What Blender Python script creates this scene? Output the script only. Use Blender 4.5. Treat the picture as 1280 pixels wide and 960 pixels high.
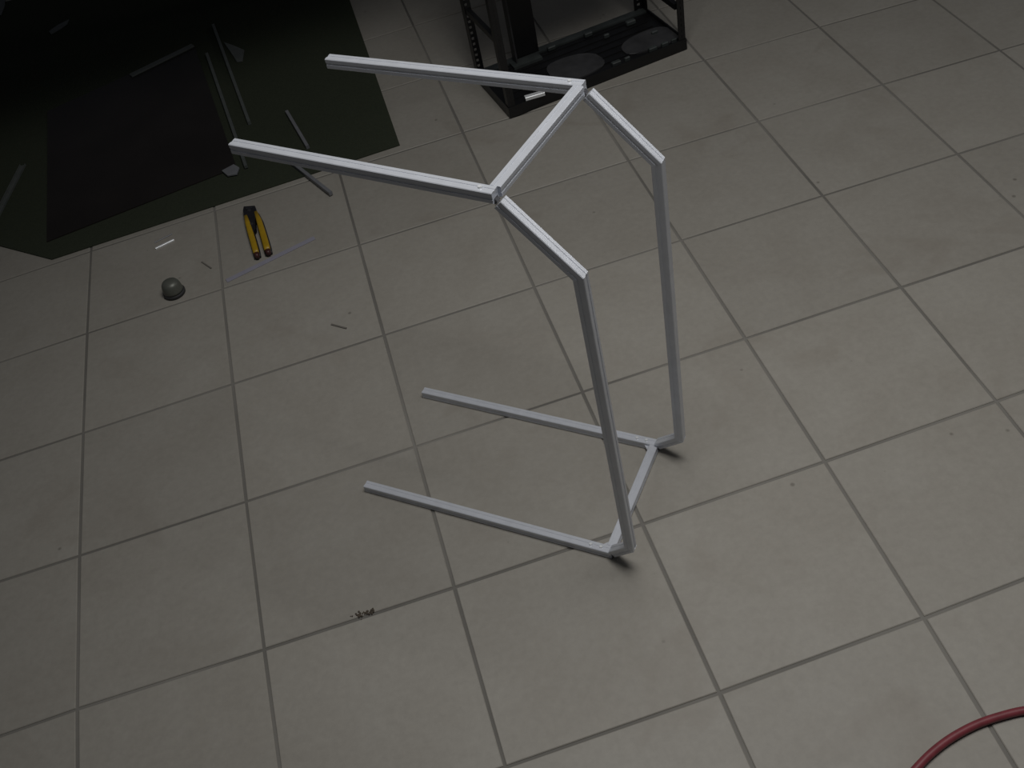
import bpy, bmesh, math, random
import numpy as np
from mathutils import Vector, Matrix
random.seed(4)
for o in list(bpy.data.objects): bpy.data.objects.remove(o)
S = 0.33                                   # one floor tile in metres
# ------------------------------------------------------------------ camera
F = 1299.316
def rotm(w):
    t = np.linalg.norm(w); k = w/t
    X = np.array([[0,-k[2],k[1]],[k[2],0,-k[0]],[-k[1],k[0],0]])
    return np.eye(3)+math.sin(t)*X+(1-math.cos(t))*X@X
R = rotm(np.array([2.3329936955816946,-0.4000080763075898,-0.07311547892831215]))
T = np.array([-2.8682638371058475,2.6065709652340603,4.392453078949879])
CC = -R.T@T
cam = bpy.data.cameras.new('camera'); cam.sensor_width = 36; cam.lens = F/1280*36
cam.clip_start = 0.05
camo = bpy.data.objects.new('camera', cam); bpy.context.scene.collection.objects.link(camo)
M = Matrix.Identity(4)
for i in range(3):
    M[i][0] = R[0][i]; M[i][1] = -R[1][i]; M[i][2] = -R[2][i]; M[i][3] = CC[i]*S
camo.matrix_world = M
bpy.context.scene.camera = camo
# ------------------------------------------------------------------ light
w = bpy.data.worlds.new('room_ambient'); bpy.context.scene.world = w; w.use_nodes = True
w.node_tree.nodes['Background'].inputs[0].default_value = (0.80,0.86,1,1)
w.node_tree.nodes['Background'].inputs[1].default_value = 0.05
LIGHT_XY = (4.85*S, 0.85*S); LIGHT_Z = 2.45
la = bpy.data.lights.new('ceiling_and_fill_light','AREA'); la.shape = 'RECTANGLE'
la.size = 1.2; la.size_y = 0.8; la.energy = 36; la.color = (1,0.985,0.96); la.spread = math.radians(140)
lo = bpy.data.objects.new('ceiling_and_fill_light', la); bpy.context.scene.collection.objects.link(lo)
lo.location = (LIGHT_XY[0], LIGHT_XY[1], LIGHT_Z-0.012); lo.rotation_euler = (0,0,math.radians(-43))
FILL_XY = (7.6, 1.6); FILL_Z = 3.2  # second lamp, added out of view to brighten the sloping braces
lb = la.copy(); lb.energy = 55; lb.size_y = .9
lo2 = bpy.data.objects.new('ceiling_and_fill_light', lb); bpy.context.scene.collection.objects.link(lo2)
lo2.location = (FILL_XY[0], FILL_XY[1], FILL_Z-0.012); lo2.rotation_euler = (0,0,math.radians(-43)); lb.spread = math.pi
vs = bpy.context.scene.view_settings
vs.view_transform = 'Standard'; vs.look = 'None'; vs.gamma = 1; vs.use_curve_mapping = False; vs.exposure = -0.90
# ------------------------------------------------------------------ helpers
COL = bpy.context.scene.collection
def at(px, py, z=0.0):
    """point on the horizontal plane z (metres) that stands at this spot of the photograph"""
    d = R.T@np.array([(px-640)/F,(py-480)/F,1.0]); zz = z/S
    s = (zz-CC[2])/d[2]
    return Vector((CC+s*d)*S)
def mat(name, col, rough=0.5, metal=0.0, spec=0.5, noise=None, bump=None, nscale=20, coat=0):
    m = bpy.data.materials.new(name); m.use_nodes = True
    nt = m.node_tree; b = nt.nodes['Principled BSDF']
    b.inputs['Base Color'].default_value = (*col,1)
    b.inputs['Roughness'].default_value = rough; b.inputs['Metallic'].default_value = metal
    b.inputs['Specular IOR Level'].default_value = spec; b.inputs['Coat Weight'].default_value = coat
    tc = nt.nodes.new('ShaderNodeTexCoord')
    if noise:
        n = nt.nodes.new('ShaderNodeTexNoise'); n.inputs['Scale'].default_value = nscale; n.inputs['Detail'].default_value = 6
        nt.links.new(tc.outputs['Object'], n.inputs['Vector'])
        r = nt.nodes.new('ShaderNodeValToRGB')
        r.color_ramp.elements[0].position = .3; r.color_ramp.elements[1].position = .7
        r.color_ramp.elements[0].color = (*[c*(1-noise) for c in col],1); r.color_ramp.elements[1].color = (*[min(1,c*(1+noise)) for c in col],1)
        nt.links.new(n.outputs['Fac'], r.inputs['Fac']); nt.links.new(r.outputs['Color'], b.inputs['Base Color'])
    if bump:
        n2 = nt.nodes.new('ShaderNodeTexNoise'); n2.inputs['Scale'].default_value = bump[0]; n2.inputs['Detail'].default_value = 3
        nt.links.new(tc.outputs['Object'], n2.inputs['Vector'])
        bp = nt.nodes.new('ShaderNodeBump'); bp.inputs['Strength'].default_value = bump[1]; bp.inputs['Distance'].default_value = 0.001
        nt.links.new(n2.outputs['Fac'], bp.inputs['Height']); nt.links.new(bp.outputs['Normal'], b.inputs['Normal'])
    return m
def tile_material():
    m = bpy.data.materials.new('ceramic_tile'); m.use_nodes = True
    nt = m.node_tree; N = nt.nodes.new; L = nt.links.new; b = nt.nodes['Principled BSDF']
    tc = N('ShaderNodeTexCoord'); oi = N('ShaderNodeObjectInfo')
    def noise(scale, detail, rough=.55, dist=0, four=False):
        n = N('ShaderNodeTexNoise'); n.inputs['Scale'].default_value = scale; n.inputs['Detail'].default_value = detail
        n.inputs['Roughness'].default_value = rough; n.inputs['Distortion'].default_value = dist
        if four:
            n.noise_dimensions = '4D'; mu = N('ShaderNodeMath'); mu.operation = 'MULTIPLY'; mu.inputs[1].default_value = 50
            L(oi.outputs['Random'], mu.inputs[0]); L(mu.outputs[0], n.inputs['W'])
        L(tc.outputs['Object'], n.inputs['Vector']); return n
    def ramp(src, p0, c0, p1, c1):
        r = N('ShaderNodeValToRGB'); e = r.color_ramp.elements
        e[0].position = p0; e[0].color = (*c0,1); e[1].position = p1; e[1].color = (*c1,1); L(src, r.inputs['Fac']); return r
    def mix(mode, fac, a, c):
        x = N('ShaderNodeMix'); x.data_type = 'RGBA'; x.blend_type = mode
        if isinstance(fac, (int,float)): x.inputs['Factor'].default_value = fac
        else: L(fac, x.inputs['Factor'])
        L(a, x.inputs[6])
        if isinstance(c, tuple): x.inputs[7].default_value = (*c,1)
        else: L(c, x.inputs[7])
        return x.outputs[2]
    cloud = noise(7, 5, .6, .6, True)
    base = ramp(cloud.outputs['Fac'], .30, (.270,.253,.222), .72, (.302,.287,.256))
    fine = noise(70, 4, .7)
    g = ramp(fine.outputs['Fac'], .3, (.93,.93,.93), .7, (1.05,1.05,1.05))
    c = mix('MULTIPLY', 1.0, base.outputs['Color'], g.outputs['Color'])
    stain = noise(4.2, 3, .5, 1.2)
    sr = ramp(stain.outputs['Fac'], .60, (0,0,0), .74, (.3,.3,.3))
    c = mix('MIX', sr.outputs['Color'], c, (.20,.175,.145))
    spk = N('ShaderNodeTexVoronoi'); spk.inputs['Scale'].default_value = 9; L(tc.outputs['Object'], spk.inputs['Vector'])
    spr = ramp(spk.outputs['Distance'], .022, (.6,.6,.6), .045, (0,0,0))
    c = mix('MIX', spr.outputs['Color'], c, (.10,.09,.075))
    mr = N('ShaderNodeMapRange'); mr.inputs['To Min'].default_value = .955; mr.inputs['To Max'].default_value = 1.045; L(oi.outputs['Random'], mr.inputs['Value'])
    hs = N('ShaderNodeHueSaturation'); L(mr.outputs['Result'], hs.inputs['Value']); L(c, hs.inputs['Color'])
    L(hs.outputs['Color'], b.inputs['Base Color'])
    b.inputs['Roughness'].default_value = .52; b.inputs['Specular IOR Level'].default_value = .35
    bp = N('ShaderNodeBump'); bp.inputs['Strength'].default_value = .15; bp.inputs['Distance'].default_value = .001
    L(fine.outputs['Fac'], bp.inputs['Height']); L(bp.outputs['Normal'], b.inputs['Normal'])
    return m
MT = dict(
    tile=tile_material(),
    grout=mat('grout', (.165,.157,.142), .9, noise=.33, nscale=2.2, bump=(200,.3)),
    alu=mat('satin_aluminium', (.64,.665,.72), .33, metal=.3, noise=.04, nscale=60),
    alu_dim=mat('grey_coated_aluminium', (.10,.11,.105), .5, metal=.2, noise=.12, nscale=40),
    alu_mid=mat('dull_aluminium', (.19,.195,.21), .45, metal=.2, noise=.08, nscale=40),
    bright=mat('bare_aluminium', (.8,.82,.84), .35, metal=.3),
    steel=mat('dark_steel', (.12,.12,.13), .4, metal=.8),
    mat_green=mat('green_mat', (.033,.039,.026), .95, spec=.15, noise=.1, nscale=200, bump=(400,.6)),
    sheet=mat('dark_sheet', (.017,.0145,.0135), .38, spec=.25, noise=.15, nscale=6),
    black=mat('black_rack_paint', (.005,.005,.0055), .45, noise=.3, nscale=30),
    rackgrey=mat('grey_rack_metal', (.034,.034,.036), .6, noise=.3, nscale=25),  # even dark grey, lighter than the rack paint
    rackrim=mat('lit_rim_and_tab_grey', (.038,.044,.043), .5, noise=.3, nscale=25),  # paler tone carries the light on the rear strip; also colours the tabs
    yellow=mat('yellow_plastic', (.36,.225,.010), .4, noise=.08, nscale=60),
    blackp=mat('black_plastic', (.012,.012,.015), .45, noise=.2, nscale=60),
    redtip=mat('dark_red_plastic', (.05,.014,.012), .45, noise=.2, nscale=60),
    cap=mat('grey_satin_metal', (.13,.135,.117), .45, metal=.35, noise=.08, nscale=50),
    capdark=mat('dark_rubber', (.03,.03,.032), .7, noise=.2, nscale=50),
    hose=mat('red_rubber', (.19,.035,.045), .45, noise=.12, nscale=80),
    dirt=mat('brown_dirt', (.07,.055,.04), .95, noise=.3, nscale=200),
    lilac=mat('matte_grey_plastic', (.255,.25,.30), .9, spec=.1, noise=.05, nscale=40),
    sliver=mat('dull_sliver', (.14,.13,.115), .8, noise=.1),
    white=mat('white_enamel', (.75,.75,.73), .5, noise=.03, nscale=5),
)
def obj(name, bm, material, parent=None, smooth=False):
    me = bpy.data.meshes.new(name)
    bmesh.ops.recalc_face_normals(bm, faces=bm.faces)
    bm.to_mesh(me); bm.free(); me.materials.append(material)
    if smooth:
        for p in me.polygons: p.use_smooth = True
    o = bpy.data.objects.new(name, me); COL.objects.link(o)
    if parent is not None:
        o.parent = parent
        o.matrix_parent_inverse = parent.matrix_basis.inverted()   # geometry is written in world coordinates
    return o
def thing(name, label, cat, loc, group=None):
    o = bpy.data.objects.new(name, None); COL.objects.link(o); o.location = loc; o.empty_display_size = .02
    return tag(o, label, cat, group)
def tag(o, label, cat, group=None, kind=None):
    o['label'] = label; o['category'] = cat
    if group: o['group'] = group
    if kind: o['kind'] = kind
    return o
def bevel(bm, off, seg=2):
    bmesh.ops.bevel(bm, geom=list(bm.edges), offset=off, segments=seg, affect='EDGES', profile=.6)
def prism_on(bm, loop0, loop1):
    """closed loft between two equal polygon rings"""
    a = [bm.verts.new(p) for p in loop0]; b = [bm.verts.new(p) for p in loop1]; n = len(a)
    for i in range(n): bm.faces.new((a[i],a[(i+1)%n],b[(i+1)%n],b[i]))
    bm.faces.new(a); bm.faces.new(b[::-1])
def slab(bm, pts, z0, z1):
    prism_on(bm, [(p[0],p[1],z0) for p in pts], [(p[0],p[1],z1) for p in pts])
def boxf(bm, o, ax, ay, az, x0,x1,y0,y1,z0,z1):
    c = lambda x,y,z: Vector(o)+ax*x+ay*y+az*z
    prism_on(bm, [c(x0,y0,z0),c(x1,y0,z0),c(x1,y1,z0),c(x0,y1,z0)], [c(x0,y0,z1),c(x1,y0,z1),c(x1,y1,z1),c(x0,y1,z1)])
Z = Vector((0,0,1))
# ------------------------------------------------------------------ floor: grout bed and tiles one by one
# the tile setter's grid, with the small unevenness that the photographed joints show
R2 = rotm(np.array([2.32724320807784,-0.3984546070633929,-0.08187729476827209])); T2 = np.array([-2.877428324390386,2.605079278369492,4.411133739337879]); F2 = 1329.785674850004; K2 = -0.1171907469849511
I0, I1, J0, J1 = -3, 12, -3, 12
node = {}
for i in range(I0, I1+1):
    for j in range(J0, J1+1):
        c = R2@np.array([i,j,0.0])+T2
        if c[2] > .5:
            u, v = c[0]/c[2], c[1]/c[2]; r = u*u+v*v
            if r < .52:
                p = at(640+F2*u*(1+K2*r), 480+F2*v*(1+K2*r))
                node[i,j] = (p.x-i*S, p.y-j*S)
known = list(node.items())
def nodexy(i, j):
    if (i,j) in dict.keys(node): d = node[i,j]
    else:
        (k, d) = min(known, key=lambda t: (t[0][0]-i)**2+(t[0][1]-j)**2)
    return Vector((i*S+d[0], j*S+d[1], 0))
bm = bmesh.new()
a, b_ = nodexy(I0,J0), nodexy(I1,J1)
slab(bm, [(I0*S-.05,J0*S-.05),(I1*S+.05,J0*S-.05),(I1*S+.05,J1*S+.05),(I0*S-.05,J1*S+.05)], -.06, -.0022)
floor = obj('floor', bm, MT['grout']); floor['kind'] = 'structure'
G = .0027
for i in range(I0, I1):
    for j in range(J0, J1):
        q = [nodexy(i,j), nodexy(i+1,j), nodexy(i+1,j+1), nodexy(i,j+1)]
        cen = sum(q, Vector())/4
        ins = []
        for k in range(4):
            e1 = (q[(k+1)%4]-q[k]).normalized(); e0 = (q[k-1]-q[k]).normalized()
            ins.append(q[k]+(e1+e0)*(G*(1+random.uniform(-.18,.18))))
        dz = random.uniform(-.0003,.0)
        bm = bmesh.new()
        def ring(sh, z): return [bm.verts.new((p+(cen-p).normalized()*sh*1.41)+Vector((0,0,z))) for p in ins]
        r0, r1, r2 = ring(0,-.004), ring(0,-.0011+dz), ring(.0013,dz)
        for A, B in ((r0,r1),(r1,r2)):
            for k in range(4): bm.faces.new((A[k],A[(k+1)%4],B[(k+1)%4],B[k]))
        bm.faces.new(r2); bm.faces.new(r0[::-1])
        obj('floor_tile', bm, MT['tile'], floor)
# ------------------------------------------------------------------ ceiling lamp that lights the place, and the added one for the braces (above the view)
ca, sa = math.cos(math.radians(-43)), math.sin(math.radians(-43))
lx, ly = Vector((ca,sa,0)), Vector((-sa,ca,0))
for XY, LZ, lab in ((LIGHT_XY,LIGHT_Z,'white panel ceiling lamp hanging above the aluminium frame'),(FILL_XY,FILL_Z,'white panel lamp added far to the right to brighten the sloping braces')):
    lamp = thing('ceiling_and_fill_lamp', lab, 'lamp', (XY[0],XY[1],LZ+.06)); lc = Vector((XY[0],XY[1],LZ))
    bm = bmesh.new(); boxf(bm, lc, lx, ly, Z, -.62,.62,-.47,.47,.0,.06)
    obj('housing', bm, MT['white'], lamp)
    for a0,a1,b0,b1 in ((-.64,.64,.47,.485),(-.64,.64,-.485,-.47),(-.64,-.62,-.47,.47),(.62,.64,-.47,.47)):
        bm = bmesh.new(); boxf(bm, lc, lx, ly, Z, a0,a1,b0,b1,-.005,.06); obj('rim', bm, MT['white'], lamp)
# ------------------------------------------------------------------ the aluminium frame
W = .0155; H = W/2
zb = H; 
PX = { # centre line of each member's joints: photograph spot, height in metres
 'far':  [(530,490.5,zb),(819,556,zb),(850,546.5,.060),(822.5,202,.637),(727,109.5,.738),(411,76.5,.744)],
 'near': [(458,607.5,zb),(763,690,zb),(788,683,.060),(725.5,345,.637),(616,243.5,.738),(292,182.5,.744)]}
J = {k:[at(*p) for p in v] for k,v in PX.items()}
vside = (J['near'][1]-J['far'][1]).normalized()
frame = thing('aluminium_frame', 'satin aluminium bar frame, c-shaped on both sides, standing free on the tiles', 'frame', ((J['near'][1]+J['far'][1])/2)*1.0)
frame.location.z = 0
def member(name, p0, p1, side, n0=None, n1=None, wd=W, slot=True):
    """square slotted bar whose ends are cut on the planes with normals n0, n1"""
    d = (p1-p0).normalized(); s = (side-d*side.dot(d)).normalized(); u = s.cross(d)
    if u.z < 0: u = -u
    n0 = n0 or d; n1 = n1 or d; h = wd/2; c = .0009; g = .0018; gd = .0006
    prof = [(-h+c,-h),(h-c,-h),(h,-h+c)]
    if slot: prof += [(h,-g),(h-gd,-g),(h-gd,g),(h,g)]
    prof += [(h,h-c),(h-c,h)]
    if slot: prof += [(g,h),(g,h-gd),(-g,h-gd),(-g,h)]
    prof += [(-h+c,h),(-h,h-c)]
    if slot: prof += [(-h,g),(-h+gd,g),(-h+gd,-g),(-h,-g)]
    prof += [(-h,-h+c)]
    r = []
    for P, n in ((p0,n0),(p1,n1)):
        l = []
        for x, y in prof:
            q = P+s*x+u*y; l.append(q-d*((q-P).dot(n)/d.dot(n)))
        r.append(l)
    bm = bmesh.new(); prism_on(bm, *r)
    return obj(name, bm, MT['alu'], frame)
for k in ('far','near'):
    j = J[k]; D = [(j[i+1]-j[i]).normalized() for i in range(5)]
    mit = [None]+[(D[i]+D[i+1]).normalized() for i in range(4)]
    g = .005
    member('bottom_rail', j[0], j[1]+D[0]*H*.6, vside)
    member('lower_brace', j[1]+D[1]*(H+.004), j[2], vside, D[1], mit[2])
    member('post', j[2], j[3], vside, mit[2], mit[3])
    member('upper_brace', j[3], j[4]-D[3]*(H+.004), vside, mit[3], D[3])
    member('top_rail', j[4]-D[4]*H*.45, j[5], vside)
    # dark hinge plates in the two open joints
    for p, d, e in ((j[4],D[3],D[4]),(j[1],D[0],D[1])):
        bm = bmesh.new()
        up = vside.cross(d).normalized()
        boxf(bm, p-Z*.003, d, vside, up, -.008,.009,-.0045,.0045,-.003,.003); bevel(bm,.0008,1)
        obj('joint_plate', bm, MT['steel'], frame)
    # screws on the corners
    for p in (j[1]-D[0]*.016, j[1]-D[0]*.034):
        bm = bmesh.new(); bmesh.ops.create_cone(bm, cap_ends=True, segments=12, radius1=.0032, radius2=.0024, depth=.002, matrix=Matrix.Translation(p+Z*(H+.001)))
        obj('screw', bm, MT['bright'], frame)
    bm = bmesh.new(); q = j[4]+D[4]*.016
    bmesh.ops.create_cone(bm, cap_ends=True, segments=12, radius1=.0032, radius2=.0024, depth=.002, matrix=Matrix.Translation(q+Z*(H+.001)))
    obj('screw', bm, MT['bright'], frame)
for a_, b_, in ((J['far'][1],J['near'][1]),(J['far'][4],J['near'][4])):
    d = (b_-a_).normalized(); side = d.cross(Z)
    member('crossbar', a_+d*(H*.99), b_-d*(H*.99), side)
    for p, s in ((a_,1),(b_,-1)):                       # corner brackets, inner side
        rail = (J['far'][0]-J['far'][1]).normalized()
        bm = bmesh.new()
        o3 = p+d*s*H+rail*H+Z*(H*.2)
        prism_on(bm, [o3-Z*.004, o3-Z*.004+d*s*.010, o3-Z*.004+rail*.010], [o3+Z*.001, o3+Z*.001+d*s*.010, o3+Z*.001+rail*.010])
        if p.z < .1: obj('corner_bracket', bm, MT['alu'], frame)
        else: bm.free()
# ------------------------------------------------------------------ green mat and dark sheet
matz = .003
bm = bmesh.new()
c0, c1, c2 = at(65,325), at(500,182), at(437,0)
dirr = (c2-c1).normalized(); left = (at(0,308)-c0).normalized()
slab(bm, [p.xy for p in (c0, c1, c1+dirr*1.6, c0+left*.7+dirr*1.3, c0+left*.7)], .0003, matz); 
tag(obj('floor_mat', bm, MT['mat_green']), 'dark green rectangular mat under the dark sheet and metal strips', 'mat')
bm = bmesh.new()
slab(bm, [at(*p,matz).xy for p in ((59,303),(296,210),(243,57),(60,140))], matz+.0003, matz+.003)
o = tag(obj('flat_sheet', bm, MT['sheet']), 'large dark brownish flat sheet lying on the green mat', 'sheet')
# ------------------------------------------------------------------ strips and offcuts
def strip(name, label, cat, p0, p1, width, height, z, m, shape='box', group=None):
    a = at(*p0, z+height); b = at(*p1, z+height); a.z = b.z = z+.0003
    d = (b-a).normalized(); s = Vector((-d.y,d.x,0)); L = (b-a).length; h = width/2
    if s.dot(Vector(CC)-a) > 0: s = -s                   # s points away from the camera
    bm = bmesh.new(); t = .0016
    if shape == 'angle':
        pr = [(-h,0),(h,0),(h,height),(h-t,height),(h-t,t),(-h,t)]
    elif shape == 'channel':
        pr = [(-h,0),(h,0),(h,height),(h-t,height),(h-t,t),(-h+t,t),(-h+t,height),(-h,height)]
    elif shape == 'tube':
        pr = [(h*math.cos(k*math.pi/6), height/2+height/2*math.sin(k*math.pi/6)) for k in range(12)]
    else:
        c = min(.0008,height*.3); pr = [(-h,0),(h,0),(h,height-c),(h-c,height),(-h+c,height),(-h,height-c)]
    prism_on(bm, [a+s*x+Z*y for x,y in pr], [b+s*x+Z*y for x,y in pr])
    o = obj(name, bm, m); tag(o, label, cat, group); return o
mz = matz; sz = matz+.0033
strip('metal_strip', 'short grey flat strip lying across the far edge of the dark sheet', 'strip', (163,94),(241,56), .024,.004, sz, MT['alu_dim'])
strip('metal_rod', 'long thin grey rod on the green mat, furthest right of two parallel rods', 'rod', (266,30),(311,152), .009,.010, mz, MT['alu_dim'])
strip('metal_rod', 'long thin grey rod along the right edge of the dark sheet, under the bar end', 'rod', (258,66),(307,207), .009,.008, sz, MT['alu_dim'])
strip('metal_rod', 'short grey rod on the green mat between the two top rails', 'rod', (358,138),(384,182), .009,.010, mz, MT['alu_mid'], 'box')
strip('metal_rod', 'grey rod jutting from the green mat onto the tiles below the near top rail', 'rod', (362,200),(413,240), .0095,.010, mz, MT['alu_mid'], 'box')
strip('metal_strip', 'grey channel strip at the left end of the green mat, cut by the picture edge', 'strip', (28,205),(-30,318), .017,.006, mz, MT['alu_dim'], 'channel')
strip('flat_bar', 'dull flat bar lying on the tiles below the yellow-handled tool', 'bar', (283,351),(393,297), .014,.0012, 0, MT['lilac'])
strip('metal_offcut', 'tiny bright metal offcut on the tiles between green mat and grey cap', 'offcut', (194,310),(217,299), .0055,.004, 0, MT['bright'], 'box')
strip('metal_offcut', 'thin shiny sliver beside the tiny offcut at the mat edge', 'offcut', (193,303),(215,292), .003,.002, 0, MT['alu_mid'], 'box')
strip('metal_offcut', 'bright little bar offcut lying on the base of the black rack', 'offcut', (656,121),(680,114), .014,.009, .0325, MT['bright'], 'box')
strip('metal_sliver', 'dark thin sliver on the tiles right of the grey cap', 'sliver', (252,327),(264,335), .0035,.002, 0, MT['sliver'])
strip('metal_sliver', 'dark thin sliver on the tile right of the flat bar', 'sliver', (414,405),(433,410), .004,.002, 0, MT['sliver'])
def offcut(label, pts, z, h, m):
    bm = bmesh.new(); P = [at(*p, z+h) for p in pts]
    slab(bm, [p.xy for p in P], z+.0003, z+h); bevel(bm, .0006, 1)
    return tag(obj('metal_offcut', bm, m), label, 'offcut')
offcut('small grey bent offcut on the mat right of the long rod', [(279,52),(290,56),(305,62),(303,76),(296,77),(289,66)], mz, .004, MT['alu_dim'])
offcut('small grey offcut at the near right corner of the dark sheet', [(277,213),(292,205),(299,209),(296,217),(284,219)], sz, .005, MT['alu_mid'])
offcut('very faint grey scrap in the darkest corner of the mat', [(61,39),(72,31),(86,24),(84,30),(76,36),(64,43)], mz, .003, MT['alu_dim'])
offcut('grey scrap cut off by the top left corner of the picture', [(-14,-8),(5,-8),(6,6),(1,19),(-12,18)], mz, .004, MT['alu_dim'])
# ------------------------------------------------------------------ grey cap
def lathe(bm, c, prof, seg=32, squash=1):
    rings = [[bm.verts.new(c+Vector((r*math.cos(2*math.pi*k/seg), r*math.sin(2*math.pi*k/seg), z))) for k in range(seg)] for r, z in prof]
    for A, B in zip(rings, rings[1:]):
        for k in range(seg): bm.faces.new((A[k],A[(k+1)%seg],B[(k+1)%seg],B[k]))
    bm.faces.new(rings[0][::-1]); bm.faces.new(rings[-1])
cc = at(219,367)
cc.z = .0005
cap = thing('metal_dome', 'round grey domed cap standing on the tiles', 'cap', cc)
bm = bmesh.new(); lathe(bm, cc, [(.0225,0),(.0255,.001),(.026,.006),(.0245,.0085)]); obj('rim', bm, MT['capdark'], cap, True)
bm = bmesh.new(); lathe(bm, cc, [(.0235,.0085),(.0232,.014),(.0222,.024),(.0205,.030),(.0175,.0345),(.012,.0375),(.005,.0388),(.001,.039)]); obj('shell', bm, MT['cap'], cap, True)
# ------------------------------------------------------------------ yellow-handled hand tool
hz = .012
def sweep(bm, pts, widths, z0, z1, ex=0, seg=14):
    """rounded flat bar along floor points"""
    n = len(pts); rings = []
    for i, p in enumerate(pts):
        t = (pts[min(i+1,n-1)]-pts[max(i-1,0)]).normalized(); s = Vector((-t.y,t.x,0)); r = []
        for k in range(seg):
            a = 2*math.pi*k/seg; ca_, sa_ = math.cos(a), math.sin(a)
            x = math.copysign(abs(ca_)**.6, ca_)*(widths[i]/2+ex); y = math.copysign(abs(sa_)**.6, sa_)
            r.append(bm.verts.new(Vector((p.x,p.y,0))+s*x+Z*((z0+z1)/2+y*(z1-z0)/2)))
        rings.append(r)
    for A, B in zip(rings, rings[1:]):
        for k in range(seg): bm.faces.new((A[k],A[(k+1)%seg],B[(k+1)%seg],B[k]))
    bm.faces.new(rings[0][::-1]); bm.faces.new(rings[-1])
P = lambda l: [at(x,y,hz) for x,y in l]
tool = thing('hand_tool', 'hand cutter with two yellow and black handles lying on the tiles', 'tool', at(320,290))
def handle(cl, wd, tip):
    q = P(cl)
    bm = bmesh.new(); sweep(bm, q, [x+.004 for x in wd], .001, .009)
    h = obj('handle', bm, MT['blackp'], tool, True)
    bm = bmesh.new(); sweep(bm, q[:-1]+[q[-2].lerp(q[-1],.6)], wd, .007, .0175); obj('grip', bm, MT['yellow'], h, True)
    bm = bmesh.new(); sweep(bm, [q[-2].lerp(q[-1],.62), q[-1], q[-1]+(q[-1]-q[-2])*.25], [wd[-1],wd[-1]*.95,wd[-1]*.6], .003, .0165); obj('tip', bm, MT['redtip'], h, True)
handle([(307.5,271),(310,280),(313.5,292),(317,304),(319.5,313),(321,319)], [.009,.013,.0145,.0145,.0145,.013], 0)
handle([(320,266),(324,276),(327.5,288),(331,300),(333.5,309),(335,315)], [.009,.0135,.015,.0155,.0155,.014], 0)
bm = bmesh.new(); q = P([(305,259),(319,258),(321,264),(320,270),(319,278),(320,286),(317,291),(314,286),(310,276),(305,272),(304,264)])
slab(bm, [p.xy for p in q], .003, .015); bevel(bm,.0012,2); obj('jaw_head', bm, MT['blackp'], tool)
for x, y in ((315,281),(312,264)):
    bm = bmesh.new(); c = at(x,y,hz); c.z = .0155; bmesh.ops.create_cone(bm, cap_ends=True, segments=16, radius1=.0045, radius2=.0038, depth=.002, matrix=Matrix.Translation(c)); obj('pivot', bm, MT['steel'], tool)
bm = bmesh.new(); boxf(bm, at(308,262,hz)-Z*hz, (at(319,261)-at(308,262)).normalized(), (at(305,259)-at(304,272)).normalized(), Z, 0,.017,-.002,.002,.014,.0165); obj('blade', bm, MT['steel'], tool)
# ------------------------------------------------------------------ red hose
pts = [(1095,1030),(1120,990),(1146,960),(1166,940),(1190,922),(1220,906),(1250,895.5),(1282,888),(1330,884),(1400,892),(1480,915),(1560,960)]
hr = .0058; pw = [at(x,y,hr) for x,y in pts]
fine = []
for i in range(1,len(pw)-2):
    for k in range(8):
        t = k/8; a,b,c,d = pw[i-1],pw[i],pw[i+1],pw[i+2]
        fine.append(.5*((2*b)+(c-a)*t+(2*a-5*b+4*c-d)*t*t+(-a+3*b-3*c+d)*t**3))
bm = bmesh.new(); rings = []
for i, p in enumerate(fine):
    t = (fine[min(i+1,len(fine)-1)]-fine[max(i-1,0)]).normalized(); s = Vector((-t.y,t.x,0))
    rings.append([bm.verts.new(Vector((p.x,p.y,hr+.0002))+s*hr*math.cos(k*math.pi/8)+Z*hr*math.sin(k*math.pi/8)) for k in range(16)])
for A, B in zip(rings, rings[1:]):
    for k in range(16): bm.faces.new((A[k],A[(k+1)%16],B[(k+1)%16],B[k]))
bm.faces.new(rings[0][::-1]); bm.faces.new(rings[-1])
tag(obj('hose', bm, MT['hose'], smooth=True), 'dark red rubber hose curving over the tiles at lower right', 'hose')
# ------------------------------------------------------------------ dirt crumbs on a joint
bm = bmesh.new()
for k in range(46):
    x = random.gauss(455,8); y = 769-(x-455)*.33+random.gauss(-2,2.0); r = random.uniform(.0008,.0024)
    bmesh.ops.create_icosphere(bm, subdivisions=1, radius=r, matrix=Matrix.Translation(at(x,y)+Z*r*.4)@Matrix.Diagonal((1,1,.5,1)))
tag(obj('dirt_crumbs', bm, MT['dirt']), 'brown dirt crumbs scattered along a tile joint', 'dirt', kind='stuff')
# ------------------------------------------------------------------ black rack
f0, f1 = at(638,149), at(859,62)
ux = (f1-f0).normalized(); uy = Vector((-ux.y,ux.x,0)); RW = (f1-f0).length; RD = .24; RH = .95
rack = thing('equipment_rack', 'open black metal equipment rack standing on the tiles behind the frame', 'rack', f0)
def rb(name, x0,x1,y0,y1,z0,z1, m='black', par=None, bev=0):
    bm = bmesh.new(); boxf(bm, f0, ux, uy, Z, x0,x1,y0,y1,z0,z1)
    if bev: bevel(bm, bev, 1)
    return obj(name, bm, MT[m], par or rack)
base = rb('base', 0,RW,0,RD,.002,.022)
rb('lip', 0,RW,0,.004,.022,.032,'black',base); rb('lip', 0,.004,.004,RD,.022,.032,'black',base)
rb('lip', RW-.004,RW,.004,RD,.022,.032,'black',base)
rb('rear_channel', .004,RW-.004,RD-.026,RD,.022,.027,'rackrim',base)  # lit look of the rear strip is put into its paler colour
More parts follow.
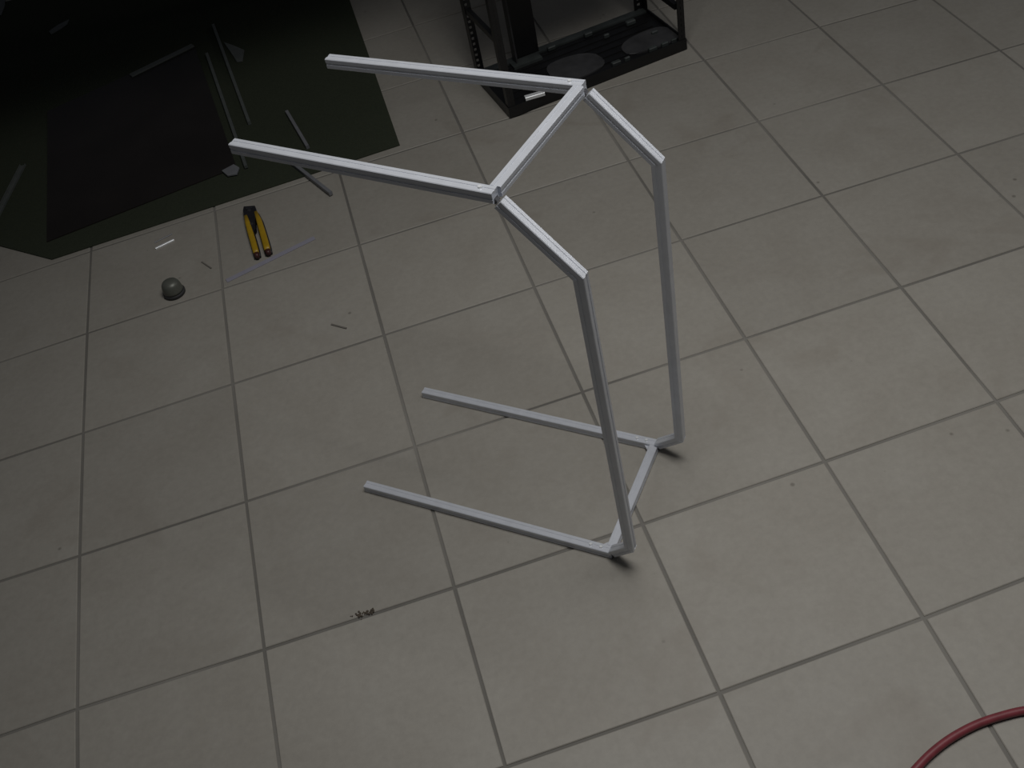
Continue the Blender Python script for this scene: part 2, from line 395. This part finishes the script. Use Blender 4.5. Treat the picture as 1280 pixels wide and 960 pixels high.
def blob(cx, cy, ax, ay, z0, z1, m):
    bm = bmesh.new(); n = 28
    pts = []
    for k in range(n):
        a = 2*math.pi*k/n; rr = 1+.07*math.sin(3*a+cx*9)
        pts.append((f0+ux*(cx+ax*rr*math.copysign(abs(math.cos(a))**.7,math.cos(a)))+uy*(cy+ay*rr*math.copysign(abs(math.sin(a))**.7,math.sin(a)))).xy)
    slab(bm, pts, z0, z1); bevel(bm,.001,1); return bm
def locpx(x,y,z=.025):
    p = at(x,y,z)-f0; return p.dot(ux), p.dot(uy)
for (px,py,ax,ay) in ((718,84,.075,.060),(812,50,.078,.048)):
    cx, cy = locpx(px,py); obj('pressed_panel', blob(cx,cy,ax,ay,.022,.026,'rackgrey'), MT['rackgrey'], base)
for (px,py,r) in ((758,44,.008),(735,42,.012),(788,27,.014),(818,40,.009),(778,85,.013),(824,67,.012),(838,60,.010),(688,58,.012),(790,78,.008),(845,52,.008)):
    cx, cy = locpx(px,py,.03); cx = min(max(cx,.02),RW-.02); cy = min(max(cy,.02),RD-.03)
    rb('bracket', cx-r,cx+r,cy-r*.5,cy+r*.5,.022,.034,'rackrim',base,.002)
for k in range(7):
    y = .045+k*.03
    rb('rib', .03,RW-.03,y-.0015,y+.0015,.022,.0245,'black',base)
def angle_post(x, y, sx, sy, wd=.026):
    """corner post: plain flange along y and a flange along x with a row of punched holes"""
    t = .0025
    x0,x1 = sorted((x,x+sx*t)); y0,y1 = sorted((y,y+sy*wd))
    p = rb('post', x0,x1,y0,y1,.022,RH)
    bm = bmesh.new(); y0,y1 = sorted((y,y+sy*t))
    xa, xb = x+sx*t, x+sx*wd
    for a, b in ((xa, xa+sx*.007),(xb-sx*.009, xb)):
        a, b = sorted((a,b)); boxf(bm, f0, ux, uy, Z, a,b,y0,y1,.022,RH)
    a, b = sorted((xa+sx*.007, xb-sx*.009)); z = .03
    while z < RH-.02:
        boxf(bm, f0, ux, uy, Z, a,b,y0,y1,z,z+.008); z += .016
    obj('punched_rail', bm, MT['black'], p)
    return p
angle_post(.002,.002,1,1,.019); angle_post(RW-.002,.002,-1,1,.020)
angle_post(.002,RD-.002,1,-1); angle_post(RW-.002,RD-.002,-1,-1,.028)
for x0, zz in ((.004,(.205,.52,.80)), (RW-.016,(.108,.52,.80))):
    for z in zz: rb('side_bar', x0,x0+.012,.027,RD-.029,z,z+.016)
rb('top_panel', 0,RW,0,RD,RH,RH+.02)
# upright bracket on the rear channel, left
cx, cy = locpx(653,64,.027)
up = rb('upright_bracket', cx-.037,cx+.037,RD-.020,RD-.016,.027,RH)
rb('flange', cx-.041,cx-.037,RD-.045,RD-.016,.027,RH,'rackgrey',up)
rb('foot_plate', cx-.055,cx+.03,RD-.06,RD-.024,.022,.029,'rackrim',up)
# mounted units in the upper half of the rack (above the view)
for z in (.41,.54,.67,.80): rb('mounted_unit', .03,RW-.06,.006,RD-.03,z,z+.12,'black',None,.002)

# ------------------------------------------------------------------ table added out of view to shade the far end of the mat
t0 = Vector((-1.0*S, 5.6*S, 0)); TW, TD = 5.1*S, 3.0*S
X_, Y_ = Vector((1,0,0)), Vector((0,1,0))
table = thing('shade_table', 'white topped table added out of view to shade the far end of the green mat', 'table', t0+Vector((TW/2,TD,0)))
bm = bmesh.new(); boxf(bm, t0, X_, Y_, Z, 0,TW,0,TD,.72,.745); bevel(bm,.002,1); obj('shade_top', bm, MT['white'], table)
for x in (.05, TW-.09):
    bm = bmesh.new(); boxf(bm, t0, X_, Y_, Z, x,x+.04,TD-.1,TD-.04,.0,.72); obj('leg', bm, MT['steel'], table)
    bm = bmesh.new(); boxf(bm, t0, X_, Y_, Z, x,x+.04,.1,TD-.1,.68,.72); obj('arm', bm, MT['steel'], table)
